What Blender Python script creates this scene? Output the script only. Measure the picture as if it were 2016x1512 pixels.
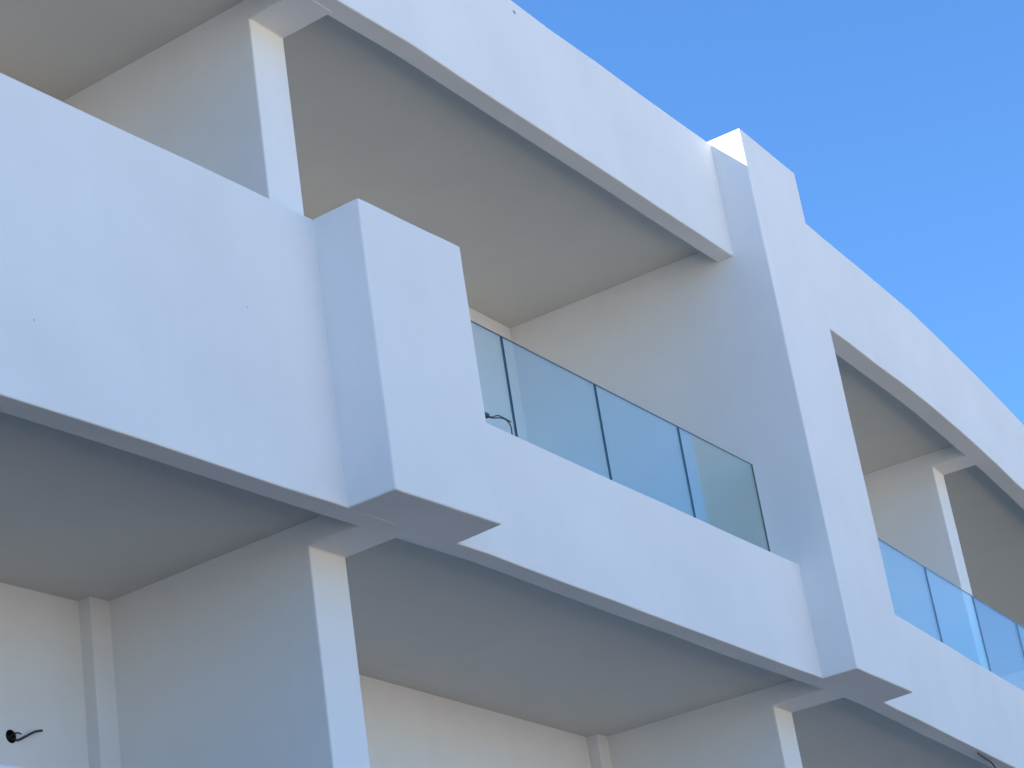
import bpy, bmesh, math, random
from mathutils import Vector, Matrix, noise

for o in list(bpy.data.objects):
    bpy.data.objects.remove(o)
scene = bpy.context.scene
col = scene.collection
R = math.radians
random.seed(7)

# ------------------------------------------------------------------ camera
S = 0.68            # survey unit -> metres
EYE = 1.6           # eye height above the ground
cam_data = bpy.data.cameras.new("camera")
cam = bpy.data.objects.new("camera", cam_data)
col.objects.link(cam)
cam_data.sensor_width = 36.0
cam_data.lens = 36.0 * 4350.0 / 2016.0
cam_data.clip_start = 0.1
cam_data.clip_end = 5000.0
pitch, roll = 0.429385, -0.158019
fw = Vector((0, math.cos(pitch), math.sin(pitch)))
up = Vector((0, -math.sin(pitch), math.cos(pitch)))
rt = Vector((1, 0, 0))
r2 = math.cos(roll) * rt + math.sin(roll) * up
u2 = -math.sin(roll) * rt + math.cos(roll) * up
m = Matrix((r2, u2, -fw)).transposed().to_4x4()
m.translation = Vector((0, 0, EYE))
cam.matrix_world = m
scene.camera = cam

# ------------------------------------------------------------------ sky, sun, exposure
sun_vec = Vector((-1.256, -0.246, 1.12)).normalized()       # towards the sun: behind the building, to the left
elev = math.asin(sun_vec.z)
azim = math.atan2(sun_vec.x, sun_vec.y)                    # clockwise from +Y
world = bpy.data.worlds.new("World")
scene.world = world
world.use_nodes = True
wn = world.node_tree
bg = wn.nodes["Background"]
sky = wn.nodes.new("ShaderNodeTexSky")
sky.sky_type = 'NISHITA'
sky.sun_disc = False
sky.sun_elevation = elev
sky.sun_rotation = azim
sky.altitude = 0.0
sky.air_density = 1.0
sky.dust_density = 0.0
sky.ozone_density = 10.0
tint = wn.nodes.new("ShaderNodeMix")                       # white balance of the whole sky
tint.data_type = 'RGBA'
tint.blend_type = 'MULTIPLY'
tint.inputs[0].default_value = 1.0
tint.inputs[7].default_value = (0.80, 0.96, 1.0, 1.0)
wn.links.new(sky.outputs[0], tint.inputs[6])
wn.links.new(tint.outputs[2], bg.inputs[0])
bg.inputs[1].default_value = 0.089

sd = bpy.data.lights.new("sun", 'SUN')
sd.energy = 5.0
sd.angle = R(0.53)
sd.color = (1.0, 0.96, 0.90)
sun = bpy.data.objects.new("sun", sd)
col.objects.link(sun)
sun.rotation_euler = sun_vec.to_track_quat('Z', 'Y').to_euler()
sun.location = (0, 0, 40)

scene.view_settings.view_transform = 'Standard'
scene.view_settings.look = 'None'
scene.view_settings.gamma = 1.0
scene.view_settings.use_curve_mapping = False
scene.view_settings.exposure = 1.73
scene.render.engine = 'CYCLES'
scene.cycles.max_bounces = 8
scene.cycles.diffuse_bounces = 4
scene.cycles.transparent_max_bounces = 12


# ------------------------------------------------------------------ materials
def nodes_of(name):
    mt = bpy.data.materials.new(name)
    mt.use_nodes = True
    nt = mt.node_tree
    return mt, nt, nt.nodes["Principled BSDF"]


def plaster(name, base, blotch=0.028, fine=0.25, rough=0.92):
    mt, nt, b = nodes_of(name)
    tc = nt.nodes.new("ShaderNodeTexCoord")
    n1 = nt.nodes.new("ShaderNodeTexNoise")
    n1.inputs["Scale"].default_value = 1.1
    n1.inputs["Detail"].default_value = 4
    n1.inputs["Roughness"].default_value = 0.62
    nt.links.new(tc.outputs["Object"], n1.inputs["Vector"])
    mp = nt.nodes.new("ShaderNodeMapping")
    mp.inputs["Scale"].default_value = (5.0, 5.0, 0.5)
    nt.links.new(tc.outputs["Object"], mp.inputs["Vector"])
    n2 = nt.nodes.new("ShaderNodeTexNoise")
    n2.inputs["Scale"].default_value = 1.0
    n2.inputs["Detail"].default_value = 2
    nt.links.new(mp.outputs[0], n2.inputs["Vector"])
    add = nt.nodes.new("ShaderNodeMath")
    add.operation = 'MULTIPLY_ADD'
    add.inputs[1].default_value = 0.2
    nt.links.new(n2.outputs[0], add.inputs[0])
    nt.links.new(n1.outputs[0], add.inputs[2])
    ramp = nt.nodes.new("ShaderNodeValToRGB")
    e = ramp.color_ramp.elements
    e[0].position = 0.38
    e[1].position = 0.85
    lo = [c * (1 - 2 * blotch) for c in base]
    hi = [min(0.9, c * (1 + blotch * 0.6)) for c in base]
    e[0].color = (*lo, 1)
    e[1].color = (*hi, 1)
    nt.links.new(add.outputs[0], ramp.inputs[0])
    nt.links.new(ramp.outputs[0], b.inputs["Base Color"])
    b.inputs["Roughness"].default_value = rough
    b.inputs["Specular IOR Level"].default_value = 0.25
    # trowel waves + grain
    n3 = nt.nodes.new("ShaderNodeTexNoise")
    n3.inputs["Scale"].default_value = 2.6
    n3.inputs["Detail"].default_value = 2
    nt.links.new(tc.outputs["Object"], n3.inputs["Vector"])
    n4 = nt.nodes.new("ShaderNodeTexNoise")
    n4.inputs["Scale"].default_value = 110
    n4.inputs["Detail"].default_value = 1
    nt.links.new(tc.outputs["Object"], n4.inputs["Vector"])
    b1 = nt.nodes.new("ShaderNodeBump")
    b1.inputs["Strength"].default_value = 0.5
    b1.inputs["Distance"].default_value = 0.012
    nt.links.new(n3.outputs[0], b1.inputs["Height"])
    b2 = nt.nodes.new("ShaderNodeBump")
    b2.inputs["Strength"].default_value = fine
    b2.inputs["Distance"].default_value = 0.0025
    nt.links.new(n4.outputs[0], b2.inputs["Height"])
    nt.links.new(b1.outputs[0], b2.inputs["Normal"])
    nt.links.new(b2.outputs[0], b.inputs["Normal"])
    return mt


M_WHITE = plaster("white_render", (0.81, 0.81, 0.805))
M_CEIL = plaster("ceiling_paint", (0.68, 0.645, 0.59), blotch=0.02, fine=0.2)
M_CHIPL = plaster("scuffed_render", (0.73, 0.725, 0.71), blotch=0.1, fine=0.8)
M_CHIP = plaster("bare_cement", (0.36, 0.35, 0.33), blotch=0.1, fine=0.8)


def plain(name, colr, rough=0.5, metal=0.0):
    mt, nt, b = nodes_of(name)
    n = nt.nodes.new("ShaderNodeTexNoise")
    n.inputs["Scale"].default_value = 30
    mx = nt.nodes.new("ShaderNodeMix")
    mx.data_type = 'RGBA'
    mx.inputs[6].default_value = (*[c * 0.8 for c in colr], 1)
    mx.inputs[7].default_value = (*[min(1, c * 1.2) for c in colr], 1)
    nt.links.new(n.outputs[0], mx.inputs[0])
    nt.links.new(mx.outputs[2], b.inputs["Base Color"])
    b.inputs["Roughness"].default_value = rough
    b.inputs["Metallic"].default_value = metal
    return mt


M_CABLE = plain("cable_sheath", (0.035, 0.037, 0.045), 0.55)
M_BOX = plain("conduit_box", (0.05, 0.022, 0.016), 0.7)
M_ALU = plain("aluminium", (0.55, 0.56, 0.57), 0.4, 0.9)
M_TOPEDGE = plain("glass_top_edge", (0.10, 0.17, 0.19), 0.2)
M_EDGE = plain("glass_edge", (0.012, 0.055, 0.075), 0.25)


def glass_mat():
    mt = bpy.data.materials.new("balustrade_glass")
    mt.use_nodes = True
    nt = mt.node_tree
    nt.nodes.clear()
    out = nt.nodes.new("ShaderNodeOutputMaterial")
    tr = nt.nodes.new("ShaderNodeBsdfTransparent")
    tr.inputs[0].default_value = (0.88, 0.96, 0.945, 1)
    gl = nt.nodes.new("ShaderNodeBsdfGlossy")
    gl.inputs["Roughness"].default_value = 0.0
    gl.inputs[0].default_value = (0.96, 0.98, 1.0, 1)
    fr = nt.nodes.new("ShaderNodeFresnel")
    geo = nt.nodes.new("ShaderNodeNewGeometry")       # thin sheet: same index seen from either side
    ior = nt.nodes.new("ShaderNodeMapRange")
    ior.inputs["To Min"].default_value = 1.66
    ior.inputs["To Max"].default_value = 1 / 1.66
    nt.links.new(geo.outputs["Backfacing"], ior.inputs["Value"])
    nt.links.new(ior.outputs[0], fr.inputs["IOR"])
    mx = nt.nodes.new("ShaderNodeMixShader")
    nt.links.new(fr.outputs[0], mx.inputs[0])
    nt.links.new(tr.outputs[0], mx.inputs[1])
    nt.links.new(gl.outputs[0], mx.inputs[2])
    nt.links.new(mx.outputs[0], out.inputs[0])
    return mt


M_GLASS = glass_mat()


def ground_mat():
    mt, nt, b = nodes_of("pale_ground")
    tc = nt.nodes.new("ShaderNodeTexCoord")
    n = nt.nodes.new("ShaderNodeTexNoise")
    n.inputs["Scale"].default_value = 0.6
    n.inputs["Detail"].default_value = 10
    nt.links.new(tc.outputs["Object"], n.inputs["Vector"])
    ramp = nt.nodes.new("ShaderNodeValToRGB")
    e = ramp.color_ramp.elements
    e[0].position = 0.3
    e[1].position = 0.7
    e[0].color = (0.66, 0.54, 0.40, 1)
    e[1].color = (0.74, 0.63, 0.48, 1)
    nt.links.new(n.outputs[0], ramp.inputs[0])
    nt.links.new(ramp.outputs[0], b.inputs["Base Color"])
    b.inputs["Roughness"].default_value = 0.95
    return mt


M_GROUND = ground_mat()


# ------------------------------------------------------------------ geometry helpers
def V2(x, y):
    return Vector((x, y))


def d2(deg):
    return V2(math.cos(R(deg)), math.sin(R(deg)))


def W(p, z):
    """plan point and height in survey units -> world metres"""
    return Vector((p[0] * S, p[1] * S, z * S + EYE))


def isect(p, d, q, e):
    den = d.x * e.y - d.y * e.x
    t = ((q.x - p.x) * e.y - (q.y - p.y) * e.x) / den
    return p + d * t


def link(name, bm, mat, parent=None):
    me = bpy.data.meshes.new(name)
    bmesh.ops.recalc_face_normals(bm, faces=bm.faces[:])
    bm.to_mesh(me)
    bm.free()
    for mm in (mat if isinstance(mat, (list, tuple)) else [mat]):
        me.materials.append(mm)
    o = bpy.data.objects.new(name, me)
    col.objects.link(o)
    if parent:
        o.parent = parent
    return o


def bevel(o, w=0.009, seg=2):
    md = o.modifiers.new("bevel", 'BEVEL')
    md.width = w
    md.segments = seg
    md.limit_method = 'ANGLE'
    md.angle_limit = R(40)
    md.harden_normals = False


def inset(nodes, d):
    """mitred inward offset of a plan polyline (inward = left of travel)"""
    res = []
    n = len(nodes)
    for i, p in enumerate(nodes):
        ds = []
        if i > 0:
            ds.append((nodes[i] - nodes[i - 1]).normalized())
        if i < n - 1:
            ds.append((nodes[i + 1] - nodes[i]).normalized())
        if len(ds) == 1:
            nr = V2(-ds[0].y, ds[0].x)
            res.append(p + nr * d)
        else:
            n0 = V2(-ds[0].y, ds[0].x)
            n1 = V2(-ds[1].y, ds[1].x)
            b = (n0 + n1).normalized()
            res.append(p + b * (d / b.dot(n0)))
    return res


def rounded(profile, r):
    """round the corners of a closed (inset, z) profile; r in units"""
    if r <= 0:
        return profile
    res = []
    n = len(profile)
    for i in range(n):
        p = Vector(profile[i])
        a = Vector(profile[i - 1])
        c = Vector(profile[(i + 1) % n])
        da, dc = (a - p), (c - p)
        rr = min(r, da.length * 0.4, dc.length * 0.4)
        p0, p2 = p + da.normalized() * rr, p + dc.normalized() * rr
        for t in (0.0, 0.35, 0.65, 1.0):
            q = p0 * (1 - t) ** 2 + p * (2 * t * (1 - t)) + p2 * t ** 2
            res.append((q.x, q.y))
    return res


def run(name, nodes, profile, mat, parent, r=0.012, step=1.2, wob=0.0, miter=None, cut=None):
    """extrude a closed (inset, z) profile along a plan polyline.
    miter: (previous node, next node) so that ends are mitred with the neighbouring run"""
    ext = list(nodes)
    lead = 0
    if miter and miter[0] is not None:
        ext = [miter[0]] + ext
        lead = 1
    if miter and miter[1] is not None:
        ext = ext + [miter[1]]
    prof = rounded(profile, r)
    cols = [inset(ext, q[0])[lead:lead + len(nodes)] for q in prof]
    bm = bmesh.new()
    rings = []
    nn = len(nodes)
    for i in range(nn - 1):
        L = (nodes[i + 1] - nodes[i]).length
        k = max(1, int(L / step))
        for j in range(k + (1 if i == nn - 2 else 0)):
            t = j / k
            base = nodes[i].lerp(nodes[i + 1], t)
            ring = []
            for (q, c) in zip(prof, cols):
                p = c[i].lerp(c[i + 1], t)
                w = noise.noise_vector(Vector((base.x * 1.3, base.y * 1.3, q[1] * 0.9 + q[0] * 3))) * wob
                ring.append(bm.verts.new(W(p, q[1]) + w))
            rings.append(ring)
    m_ = len(prof)
    for a, b in zip(rings, rings[1:]):
        for i in range(m_):
            bm.faces.new((a[i], a[(i + 1) % m_], b[(i + 1) % m_], b[i]))
    bm.faces.new(rings[0][::-1])
    bm.faces.new(rings[-1])
    return link(name, bm, mat, parent)


def slice_solid(name, lp, ld, rp, rd, profile, mat, parent, bev=0.009):
    """solid between a left face line and a right face line; profile in (t along the lines outward, z)"""
    bm = bmesh.new()
    a = [bm.verts.new(W(lp + ld * t, z)) for t, z in profile]
    b = [bm.verts.new(W(rp + rd * t, z)) for t, z in profile]
    n = len(profile)
    bm.faces.new(a)
    bm.faces.new(b[::-1])
    for i in range(n):
        bm.faces.new((a[i], b[i], b[(i + 1) % n], a[(i + 1) % n]))
    if name == "pilaster":
        bmesh.ops.recalc_face_normals(bm, faces=bm.faces[:])
        hand_finish(bm)
    o = link(name, bm, mat, parent)
    if bev:
        bevel(o, bev)
    return o


def prism(name, pts, z0, z1, mat, parent, bev=0.009):
    bm = bmesh.new()
    a = [bm.verts.new(W(p, z0)) for p in pts]
    b = [bm.verts.new(W(p, z1)) for p in pts]
    n = len(pts)
    bm.faces.new(a[::-1])
    bm.faces.new(b)
    for i in range(n):
        bm.faces.new((a[i], a[(i + 1) % n], b[(i + 1) % n], b[i]))
    if name == "pilaster":
        bmesh.ops.recalc_face_normals(bm, faces=bm.faces[:])
        hand_finish(bm)
    o = link(name, bm, mat, parent)
    if bev:
        bevel(o, bev)
    return o


def hand_finish(bm, amp=0.0028):
    """slightly wavy plaster arrises: cut the long edges and nudge the vertices"""
    long_e = [e for e in bm.edges if e.calc_length() > 0.7]
    bmesh.ops.subdivide_edges(bm, edges=long_e, cuts=11, use_grid_fill=True)
    for v in bm.verts:
        v.co += noise.noise_vector(v.co * 2.3) * amp + noise.noise_vector(v.co * 7.0) * amp * 0.4


def tube_bm(bm, pts, rad, seg=8):
    rings = []
    n = len(pts)
    for i, p in enumerate(pts):
        t = (pts[min(i + 1, n - 1)] - pts[max(i - 1, 0)]).normalized()
        s = t.cross(Vector((0.3, 0.2, 0.93)))
        s = s.normalized() if s.length > 1e-4 else Vector((1, 0, 0))
        u = s.cross(t)
        rr = rad[i] if isinstance(rad, (list, tuple)) else rad
        rings.append([bm.verts.new(p + (s * math.cos(k * 2 * math.pi / seg) + u * math.sin(k * 2 * math.pi / seg)) * rr)
                      for k in range(seg)])
    for a, b in zip(rings, rings[1:]):
        for k in range(seg):
            bm.faces.new((a[k], a[(k + 1) % seg], b[(k + 1) % seg], b[k]))
    bm.faces.new(rings[0][::-1])
    bm.faces.new(rings[-1])


def smooth_path(ctrl, n=8):
    """Catmull-Rom through control points"""
    res = []
    c = [ctrl[0] * 2 - ctrl[1]] + ctrl + [ctrl[-1] * 2 - ctrl[-2]]
    for i in range(1, len(c) - 2):
        p0, p1, p2, p3 = c[i - 1], c[i], c[i + 1], c[i + 2]
        for k in range(n):
            t = k / n
            res.append(0.5 * ((2 * p1) + (p2 - p0) * t + (2 * p0 - 5 * p1 + 4 * p2 - p3) * t * t
                              + (3 * p1 - p0 - 3 * p2 + p3) * t ** 3))
    res.append(ctrl[-1])
    return res


def tag(o, label, cat, group=None):
    o["label"] = label
    o["category"] = cat
    if group:
        o["group"] = group


# ------------------------------------------------------------------ ground
bm = bmesh.new()
G = 900.0
bmesh.ops.create_grid(bm, x_segments=12, y_segments=12, size=G)
ground = link("ground", bm, M_GROUND)
ground["kind"] = "structure"
ground["label"] = "pale sandy ground around the building"

# ------------------------------------------------------------------ the building's plan (survey units)
K1, K2 = V2(-0.3949, 16.1603), V2(3.1581, 22.1207)
dL, dM, dR = V2(0.5498, 0.8353).normalized(), V2(0.5120, 0.8590).normalized(), V2(0.4466, 0.8948).normalized()
X0 = K1 - dL * 26.0
K3 = V2(6.075, 27.965)
dR2 = d2(65.3)
K4 = K3 + dR2 * 19.0
FACADE = [X0, K1, K2, K3, K4]
C1, A1, B1, D1 = V2(-1.3041, 14.7789), V2(-0.9341, 14.5638), V2(-0.2365, 15.5924), V2(-0.5883, 15.8359)
C2, A2, B2, D2 = V2(2.5613, 21.1196), V2(2.8899, 20.9478), V2(3.5630, 22.1515), V2(3.2794, 22.3637)
dRr = d2(62.0)
r1 = V2(3.7515, 23.3337)
K2r = isect(K1, dM, r1, dRr)
ROOF = [X0, K1, K2r, V2(5.2814, 26.2117), V2(6.1341, 27.966), V2(6.1341, 27.966) + d2(65.26) * 19.0]

Z1 = 6.0             # soffit of the upper balcony
ZT = 8.405           # top of solid parapet and of the glass
ZG = 7.205           # top of the low upstand under the glass
ZR = 10.75           # roof soffit
ZRT = 12.158         # roof parapet top
STOREY = ZR - Z1
REC = 0.20           # ceiling recess above the beams
BW = 0.20            # width of the perimeter beam
DEPTH = 2.80         # balcony depth
ZGR = -EYE / S       # ground

building = bpy.data.objects.new("apartment_building", None)
building.location = (0, 0, 0)
col.objects.link(building)
tag(building, "white rendered apartment building with deep balconies, pilasters and glass balustrades", "building")

# ---- unseen street added to darken near ground: paved walk, kerb, asphalt; pale ground beyond
def band(name, o0, o1, z0, z1, mat, label):
    pl = [K1 - dL * 150.0, K1, K2, K3, K3 + dR2 * 150.0]
    a, b = inset(pl, -o0 / S), inset(pl, -o1 / S)
    bm = bmesh.new()
    rows = [[bm.verts.new(Vector((p.x * S, p.y * S, z))) for p in q] for q, z in ((a, z1), (b, z1), (b, z0))]
    for r0, r1_ in zip(rows, rows[1:]):
        for i in range(len(pl) - 1):
            bm.faces.new((r0[i], r0[i + 1], r1_[i + 1], r1_[i]))
    o = link(name, bm, mat)
    o["kind"] = "structure"
    o["label"] = label
    return o


M_ASPHALT = plaster("asphalt", (0.060, 0.052, 0.044), blotch=0.15, fine=1.0)
M_PAVE = plaster("paving", (0.15, 0.115, 0.08), blotch=0.1, fine=0.6)
band("added_walk", -0.4, 1.6, 0.0, 0.12, M_PAVE, "unseen brown paved walk, added with the dark street to weaken ground bounce")
band("added_road", 1.6, 12.5, 0.0, 0.006, M_ASPHALT, "unseen dark asphalt street, added to weaken bounce onto the ceilings")
bm = bmesh.new()
nO = V2(dM.y, -dM.x)
kk = K1 * S
lot = [kk + nO * 12.3 - dM * 1.0, kk + nO * 95.0 - dM * 1.0, kk + nO * 95.0 - dM * 140.0, kk + nO * 12.3 - dM * 140.0]  # unseen sheet, added to temper warm bounce on the left-facing walls
bm.faces.new([bm.verts.new(Vector((p.x, p.y, 0.010))) for p in lot])
lot = link("added_lot", bm, plaster("added_lot_gravel", (0.36, 0.325, 0.275), blotch=0.12, fine=1.0))
lot["kind"] = "structure"
lot["label"] = "unseen gravel lot across the street, added to cut warm bounce from the left"
bm = bmesh.new()
fld = [kk + nO * 12.3 + dM * 13.0, kk + nO * 95.0 + dM * 13.0, kk + nO * 95.0 + dM * 150.0, kk + nO * 12.3 + dM * 150.0]  # unseen dark sheet, added to lower ground bounce on the right bays
bm.faces.new([bm.verts.new(Vector((p.x, p.y, 0.014))) for p in fld])
fld = link("added_field", bm, plaster("added_field_earth", (0.13, 0.105, 0.07), blotch=0.15, fine=1.0))
fld["kind"] = "structure"
fld["label"] = "unseen dark earth plot across the street, added to cut bounce on the right"

# ---- floor slabs (ceilings of the balconies below)
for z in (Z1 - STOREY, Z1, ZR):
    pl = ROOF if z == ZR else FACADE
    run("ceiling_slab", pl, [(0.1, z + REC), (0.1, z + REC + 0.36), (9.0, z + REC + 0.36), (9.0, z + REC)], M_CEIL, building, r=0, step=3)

# ---- parapets and fascias, per bay
def parapet(name, a, b, prev, nxt, z0, z1, th):
    prof = [(0, z0), (0, z1), (th, z1), (th, z0 + 0.33), (BW, z0 + 0.33), (BW, z0)]
    return run(name, [a, b], prof, M_WHITE, building, r=0.014, step=0.6, wob=0.006, miter=(prev, nxt))


for k in (0, 1):
    dz = -STOREY * k
    parapet("balcony_parapet", X0, K1, None, K2, Z1 + dz, ZT + dz, 0.30)
    parapet("balcony_fascia", K1, K2, X0, K3, Z1 + dz, ZG + dz, 0.46)
    parapet("balcony_fascia", K2, K3, K1, K4, Z1 + dz, ZG + dz, 0.46)
    parapet("balcony_fascia", K3, K4, K2, None, Z1 + dz, ZG + dz, 0.46)


def roof_parapet(nodes, prev, nxt, bw):
    prof = [(0, ZR), (0, ZRT), (0.34, ZRT), (0.34, ZR + 0.4), (bw, ZR + 0.4), (bw, ZR)]
    return run("roof_parapet", nodes, prof, M_WHITE, building, r=0.016, step=0.8, wob=0.007, miter=(prev, nxt))


roof_parapet(ROOF[0:2], None, ROOF[2], BW)
roof_mid = roof_parapet(ROOF[1:3], ROOF[0], ROOF[3], BW)
roof_parapet(ROOF[2:5], ROOF[1], ROOF[5], 0.25)
roof_parapet(ROOF[4:6], ROOF[3], None, 0.25)

# ---- pilasters on the facade
EPS = 0.0012 / S
n1 = (C1 - A1).normalized()
for k in (0, 1):
    dz = -STOREY * k
    o = prism("pilaster", [C1 + n1 * 0.17, A1, B1, D1 + (D1 - B1).normalized() * 0.17], Z1 - EPS + dz, ZT + EPS + dz, M_WHITE, building)
    if k == 0:
        o["label"] = "short block pilaster ending level with the solid parapet"
        t2 = 0.371
        l2, q2 = (A2 - C2) / t2, (B2 - D2) / t2
        zt = 12.20
        o = slice_solid("pilaster", C2, l2, D2, q2,
                    [(t2, Z1 - EPS), (t2, zt), (-0.6, zt), (-0.6, ZR + 0.3), (-3.0, ZR + 0.3), (-3.0, Z1 + 0.3), (-0.17, Z1 + 0.3), (-0.17, Z1 - EPS)],
                    M_WHITE, building)
        o["label"] = "tall pilaster rising to the roof, its top corner in sunlight"
# lower pilaster of the next storey down, under the tall one
slice_solid("pilaster", C2, l2, D2, q2,
            [(t2, Z1 - STOREY), (t2, ZT - STOREY), (-0.12, ZT - STOREY), (-0.12, Z1 - STOREY)], M_WHITE, building)

# ---- party walls with the cross beams over their open ends
def party_wall(l, r, e, z0, z1, end=0.66):
    bk = -4.6 if l is W3l or l is W4l else -3.0
    prof = [(bk, z0), (0.0, z0), (0.0, z1 - EPS * 0.5), (end - BW + 0.08, z1 - EPS * 0.5), (end - BW + 0.08, z1 + REC + 0.1), (bk, z1 + REC + 0.1)]
    return slice_solid("party_wall", l, e, r, e, prof, M_WHITE, building)


W1l, W1r, e1 = V2(-1.6890, 15.400), V2(-1.4588, 15.770), d2(-30.4)
W2l, W2r, e2 = V2(2.0997, 21.822), V2(2.3083, 22.2036), d2(-27.8)
W3l, W3r, e3 = V2(5.5048, 28.3488), V2(5.7043, 28.742), d2(-25.2)
W0l = W1l - dL * 7.4
W0r = W0l + dL * 0.44
W4l = W3l + dR2 * 12.0
W4r = W4l + dR2 * 0.44
walls = [(W0l, W0r, d2(-33), 0.66), (W1l, W1r, e1, 0.66), (W2l, W2r, e2, 0.72), (W3l, W3r, e3, 0.66), (W4l, W4r, d2(-24), 0.66)]
for i, (l, r, e, en) in enumerate(walls):
    if i != 2:
        party_wall(l, r, e, Z1 + REC + 0.3, ZR, en)
    party_wall(l, r, e, Z1 - STOREY + REC + 0.3, Z1, en)
    party_wall(l, r, e, ZGR, Z1 - STOREY, en)

# ---- back walls of the balconies
segs = [(X0, K1, None, K2), (K1, K2, X0, K3), (K2, K3, K1, K4), (K3, K4, K2, None)]
back = {}
for k, (z0, z1) in enumerate([(ZGR, Z1 - STOREY + REC + 0.1), (Z1 - STOREY + REC + 0.3, Z1 + REC + 0.1), (Z1 + REC + 0.3, ZR + REC + 0.1)]):
    for j, (a, b, pv, nx) in enumerate(segs):
        dp = DEPTH + (0.8 if j == 3 else 0.0)          # the far bay is deeper
        back[(k, j)] = run("back_wall", [a, b], [(dp, z0), (dp, z1), (dp + 0.3, z1), (dp + 0.3, z0)], M_WHITE, building,
                           r=0, step=50, miter=(pv, nx))
# rear and end walls close the volume
run("rear_wall", FACADE, [(8.6, ZGR), (8.6, ZRT), (8.95, ZRT), (8.95, ZGR)], M_WHITE, building, r=0, step=50)
for p, d in ((X0, dL), (K4, dR2)):
    nrm = V2(-d.y, d.x)
    q = p + d * (-0.35 if p is X0 else 0.0)
    prism("end_wall", [q + nrm * 0.05, q + nrm * 8.9, q + nrm * 8.9 + d * 0.35, q + nrm * 0.05 + d * 0.35], ZGR, ZRT, M_WHITE, building)

# ---- shallow corner pilasters where party wall and back wall meet
def corner(wl, e, d, z0, z1):
    nrm = V2(-d.y, d.x)
    base = isect(wl, e, K1 + nrm * DEPTH, d)
    if wl is W2l:
        base = isect(wl, e, inset(FACADE, DEPTH)[1], dM)
    p = [base + d * 0.1 + nrm * 0.1, base - d * 0.20 + nrm * 0.1, base - d * 0.20 - nrm * 0.13, base + d * 0.1 - nrm * 0.13]
    prism("corner_pilaster", p, z0, z1, M_WHITE, building, bev=0.006)


corner(W1l, e1, dL, Z1 - STOREY + REC + 0.3, Z1 + REC + 0.05)
corner(W2l, e2, dM, Z1 - STOREY + REC + 0.3, Z1 + REC + 0.05)

# ------------------------------------------------------------------ glass balustrades
def balustrade(p0, d, joints, z0, z1, th=0.019):
    """p0: plan origin on the glass line, joints: distances along d"""
    nrm = V2(-d.y, d.x)
    a, b = p0 + d * joints[0], p0 + d * joints[-1]
    ch = prism("glass_balustrade", [a - nrm * 0.03, b - nrm * 0.03, b + nrm * 0.045, a + nrm * 0.045], z0 - 0.004, z0 + 0.1, M_ALU, building, bev=0.003)
    gap = 0.006
    for s0, s1 in zip(joints, joints[1:]):
        bm = bmesh.new()
        pts = [p0 + d * (s0 + gap), p0 + d * (s1 - gap), p0 + d * (s1 - gap) + nrm * th, p0 + d * (s0 + gap) + nrm * th]
        va = [bm.verts.new(W(p, z0 + 0.02)) for p in pts]
        vb = [bm.verts.new(W(p, z1)) for p in pts]
        faces = [bm.faces.new(va[::-1]), bm.faces.new(vb)]
        for i in range(4):
            faces.append(bm.faces.new((va[i], va[(i + 1) % 4], vb[(i + 1) % 4], vb[i])))
        for f in faces:
            f.material_index = 1
        faces[1].material_index = 2
        faces[2].material_index = 0
        faces[4].material_index = 0
        link("glass_panel", bm, [M_GLASS, M_EDGE, M_TOPEDGE], ch)


gM = D1 + V2(-dM.y, dM.x) * 0.27
balustrade(gM, dM, [0.03, 1.557, 3.083, 4.612, 6.140], ZG, ZT - 0.008)
gR0 = V2(3.2794, 22.3637) + V2(-dR.y, dR.x) * 0.29
dG = d2(62.3)
gR = gR0
balustrade(gR, dG, [0.1, 1.70, 3.33, 4.98, 6.64, 8.28], ZG, ZT - 0.008)
balustrade(gR + dG * 8.29, dR2, [0.0, 1.64, 3.28, 4.92, 6.56, 8.2, 9.84], ZG, ZT - 0.008)

# ------------------------------------------------------------------ small things
# recessed electrical box in the lower back wall
nL = V2(-dL.y, dL.x)

def hole(wall, centre, axis, rad, depth):
    bm = bmesh.new()
    mt = Matrix.Translation(centre) @ axis.to_track_quat('Z', 'Y').to_matrix().to_4x4()
    bmesh.ops.create_cone(bm, cap_ends=True, segments=20, radius1=rad, radius2=rad, depth=depth, matrix=mt)
    cut = link("cutter", bm, M_BOX)
    md = wall.modifiers.new("hole", 'BOOLEAN')
    md.operation = 'DIFFERENCE'
    md.solver = 'EXACT'
    md.object = cut
    dg = bpy.context.evaluated_depsgraph_get()
    me = bpy.data.meshes.new_from_object(wall.evaluated_get(dg))
    wall.modifiers.clear()
    wall.data = me
    bpy.data.objects.remove(cut)



hc = W(V2(-4.0650, 15.6765), 4.9902)
ax = Vector((nL.x, nL.y, 0.0))
hole(back[(1, 0)], hc, ax, 0.036, 0.12)
bm = bmesh.new()
for rad, d0, d1 in ((0.0355, 0.002, 0.055),):
    mt = Matrix.Translation(hc + ax * 0.03) @ ax.to_track_quat('Z', 'Y').to_matrix().to_4x4()
    bmesh.ops.create_cone(bm, cap_ends=True, segments=20, radius1=rad, radius2=rad, depth=0.052, matrix=mt)
    f = min((f for f in bm.faces if len(f.verts) > 4), key=lambda f: (f.calc_center_median() - hc).length)
    bmesh.ops.delete(bm, geom=[f], context='FACES_ONLY')          # open towards the room
link("conduit_box", bm, M_BOX, building)

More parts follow.
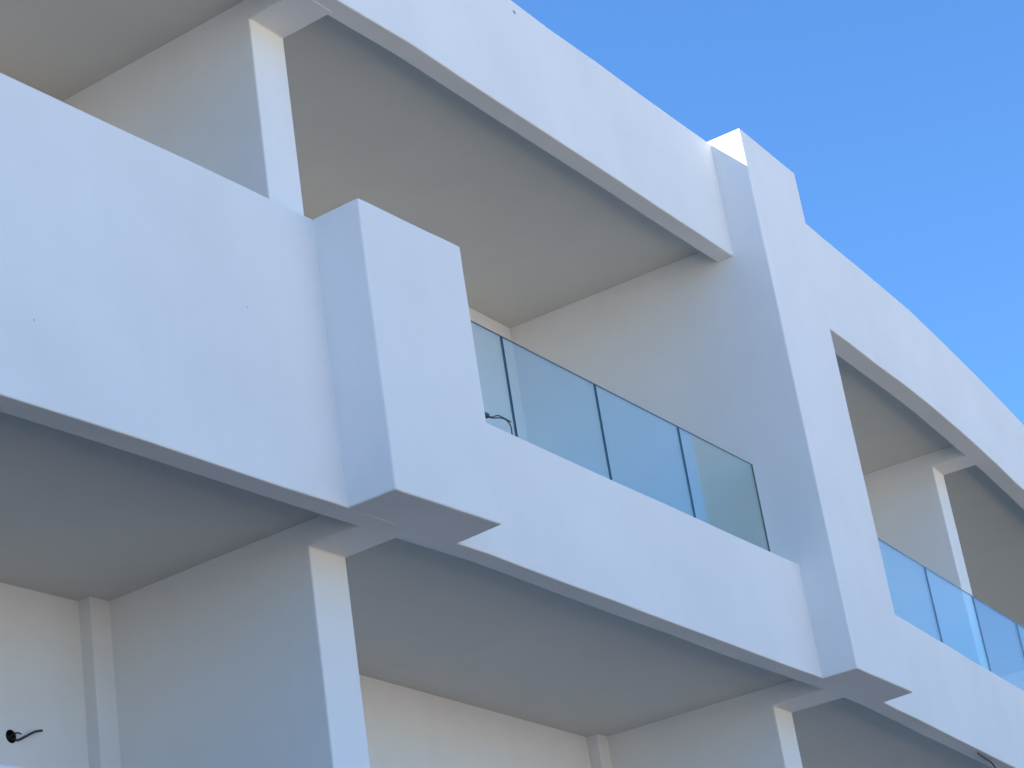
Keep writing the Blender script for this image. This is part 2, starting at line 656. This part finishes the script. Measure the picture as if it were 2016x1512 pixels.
bm = bmesh.new()
out = -ax
P_ = [W(V2(-4.0570, 15.6895), 4.9882) + ax * 0.03, W(V2(-4.0390, 15.7145), 4.9632) + out * 0.012, W(V2(-4.0034, 15.7706), 4.9968) + out * 0.03,
      W(V2(-3.9670, 15.8260), 5.0335) + out * 0.04, W(V2(-3.9225, 15.8935), 5.0567) + out * 0.035]
tube_bm(bm, smooth_path(P_), 0.0062)
P_ = [W(V2(-4.0570, 15.6845), 4.9982) + ax * 0.03, W(V2(-4.0420, 15.7105), 5.0182) + out * 0.012, W(V2(-4.0250, 15.7365), 5.0082) + out * 0.02]
tube_bm(bm, smooth_path(P_), 0.004)
c1 = link("electrical_cable", bm, M_CABLE)
tag(c1, "dark cable stub sticking out of a round hole in the lower back wall", "cable", "loose cable ends on the building")

bm = bmesh.new()
tube_bm(bm, smooth_path([W(V2(-0.262, 16.660), 7.392), W(V2(-0.2093, 16.7452), 7.3993), W(V2(-0.1582, 16.8308), 7.4421), W(V2(-0.1119, 16.9086), 7.4448), W(V2(-0.0600, 16.9950), 7.438)]), 0.0038)
tube_bm(bm, smooth_path([W(V2(-0.262, 16.665), 7.385), W(V2(-0.2093, 16.75), 7.392), W(V2(-0.150, 16.842), 7.424), W(V2(-0.100, 16.928), 7.437), W(V2(-0.0676, 16.9829), 7.3991), W(V2(-0.066, 16.985), 7.31), W(V2(-0.07, 16.98), 7.214)]), 0.0038)
tube_bm(bm, [W(V2(-0.300, 16.60), 7.39), W(V2(-0.243, 16.690), 7.392)], 0.016, 12)
c2 = link("electrical_cable", bm, M_CABLE)
tag(c2, "thin grey wires curling over the ledge beside the first glass panel", "cable", "loose cable ends on the building")

bm = bmesh.new()
tube_bm(bm, smooth_path([W(V2(4.585, 25.10), 6.02), W(V2(4.66, 25.28), 5.995), W(V2(4.761, 25.5116), 6.0 - 0.012), W(V2(4.8525, 25.6949), 5.965), W(V2(4.8983, 25.7867), 5.88), W(V2(4.895, 25.78), 5.70), W(V2(4.87, 25.75), 5.45)]), 0.0065)
c3 = link("electrical_cable", bm, M_CABLE)
tag(c3, "black cable drooping from the soffit edge at the lower right", "cable", "loose cable ends on the building")


def chip(p, z, nrm2, w, h, mat, seed, dome=0.006):
    """small irregular chipped spot, slightly domed"""
    rnd = random.Random(seed)
    n3 = Vector((nrm2.x, nrm2.y, 0)).normalized()
    tx = Vector((-n3.y, n3.x, 0))
    bm = bmesh.new()
    c = bm.verts.new(W(p, z) + n3 * dome)
    k = 11
    ring = []
    for i in range(k):
        a = i * 2 * math.pi / k
        q = 0.6 + 0.5 * rnd.random()
        ring.append(bm.verts.new(W(p, z) + tx * math.cos(a) * w * q + Vector((0, 0, 1)) * math.sin(a) * h * q - n3 * 0.004))
    for i in range(k):
        bm.faces.new((c, ring[i], ring[(i + 1) % k]))
    return link("plaster_chip", bm, mat, building)


oM, oL = V2(dM.y, -dM.x), V2(dL.y, -dL.x)
chip(V2(0.5819, 17.7991), 12.02, oM, 0.034, 0.028, M_CHIP, 3)
chip(V2(-2.9181, 12.3265), 6.6057, oL, 0.004, 0.010, M_CHIPL, 5)
chip(V2(-1.7863, 14.0462), 7.3566, oL, 0.009, 0.009, M_CHIPL, 9, 0.005)
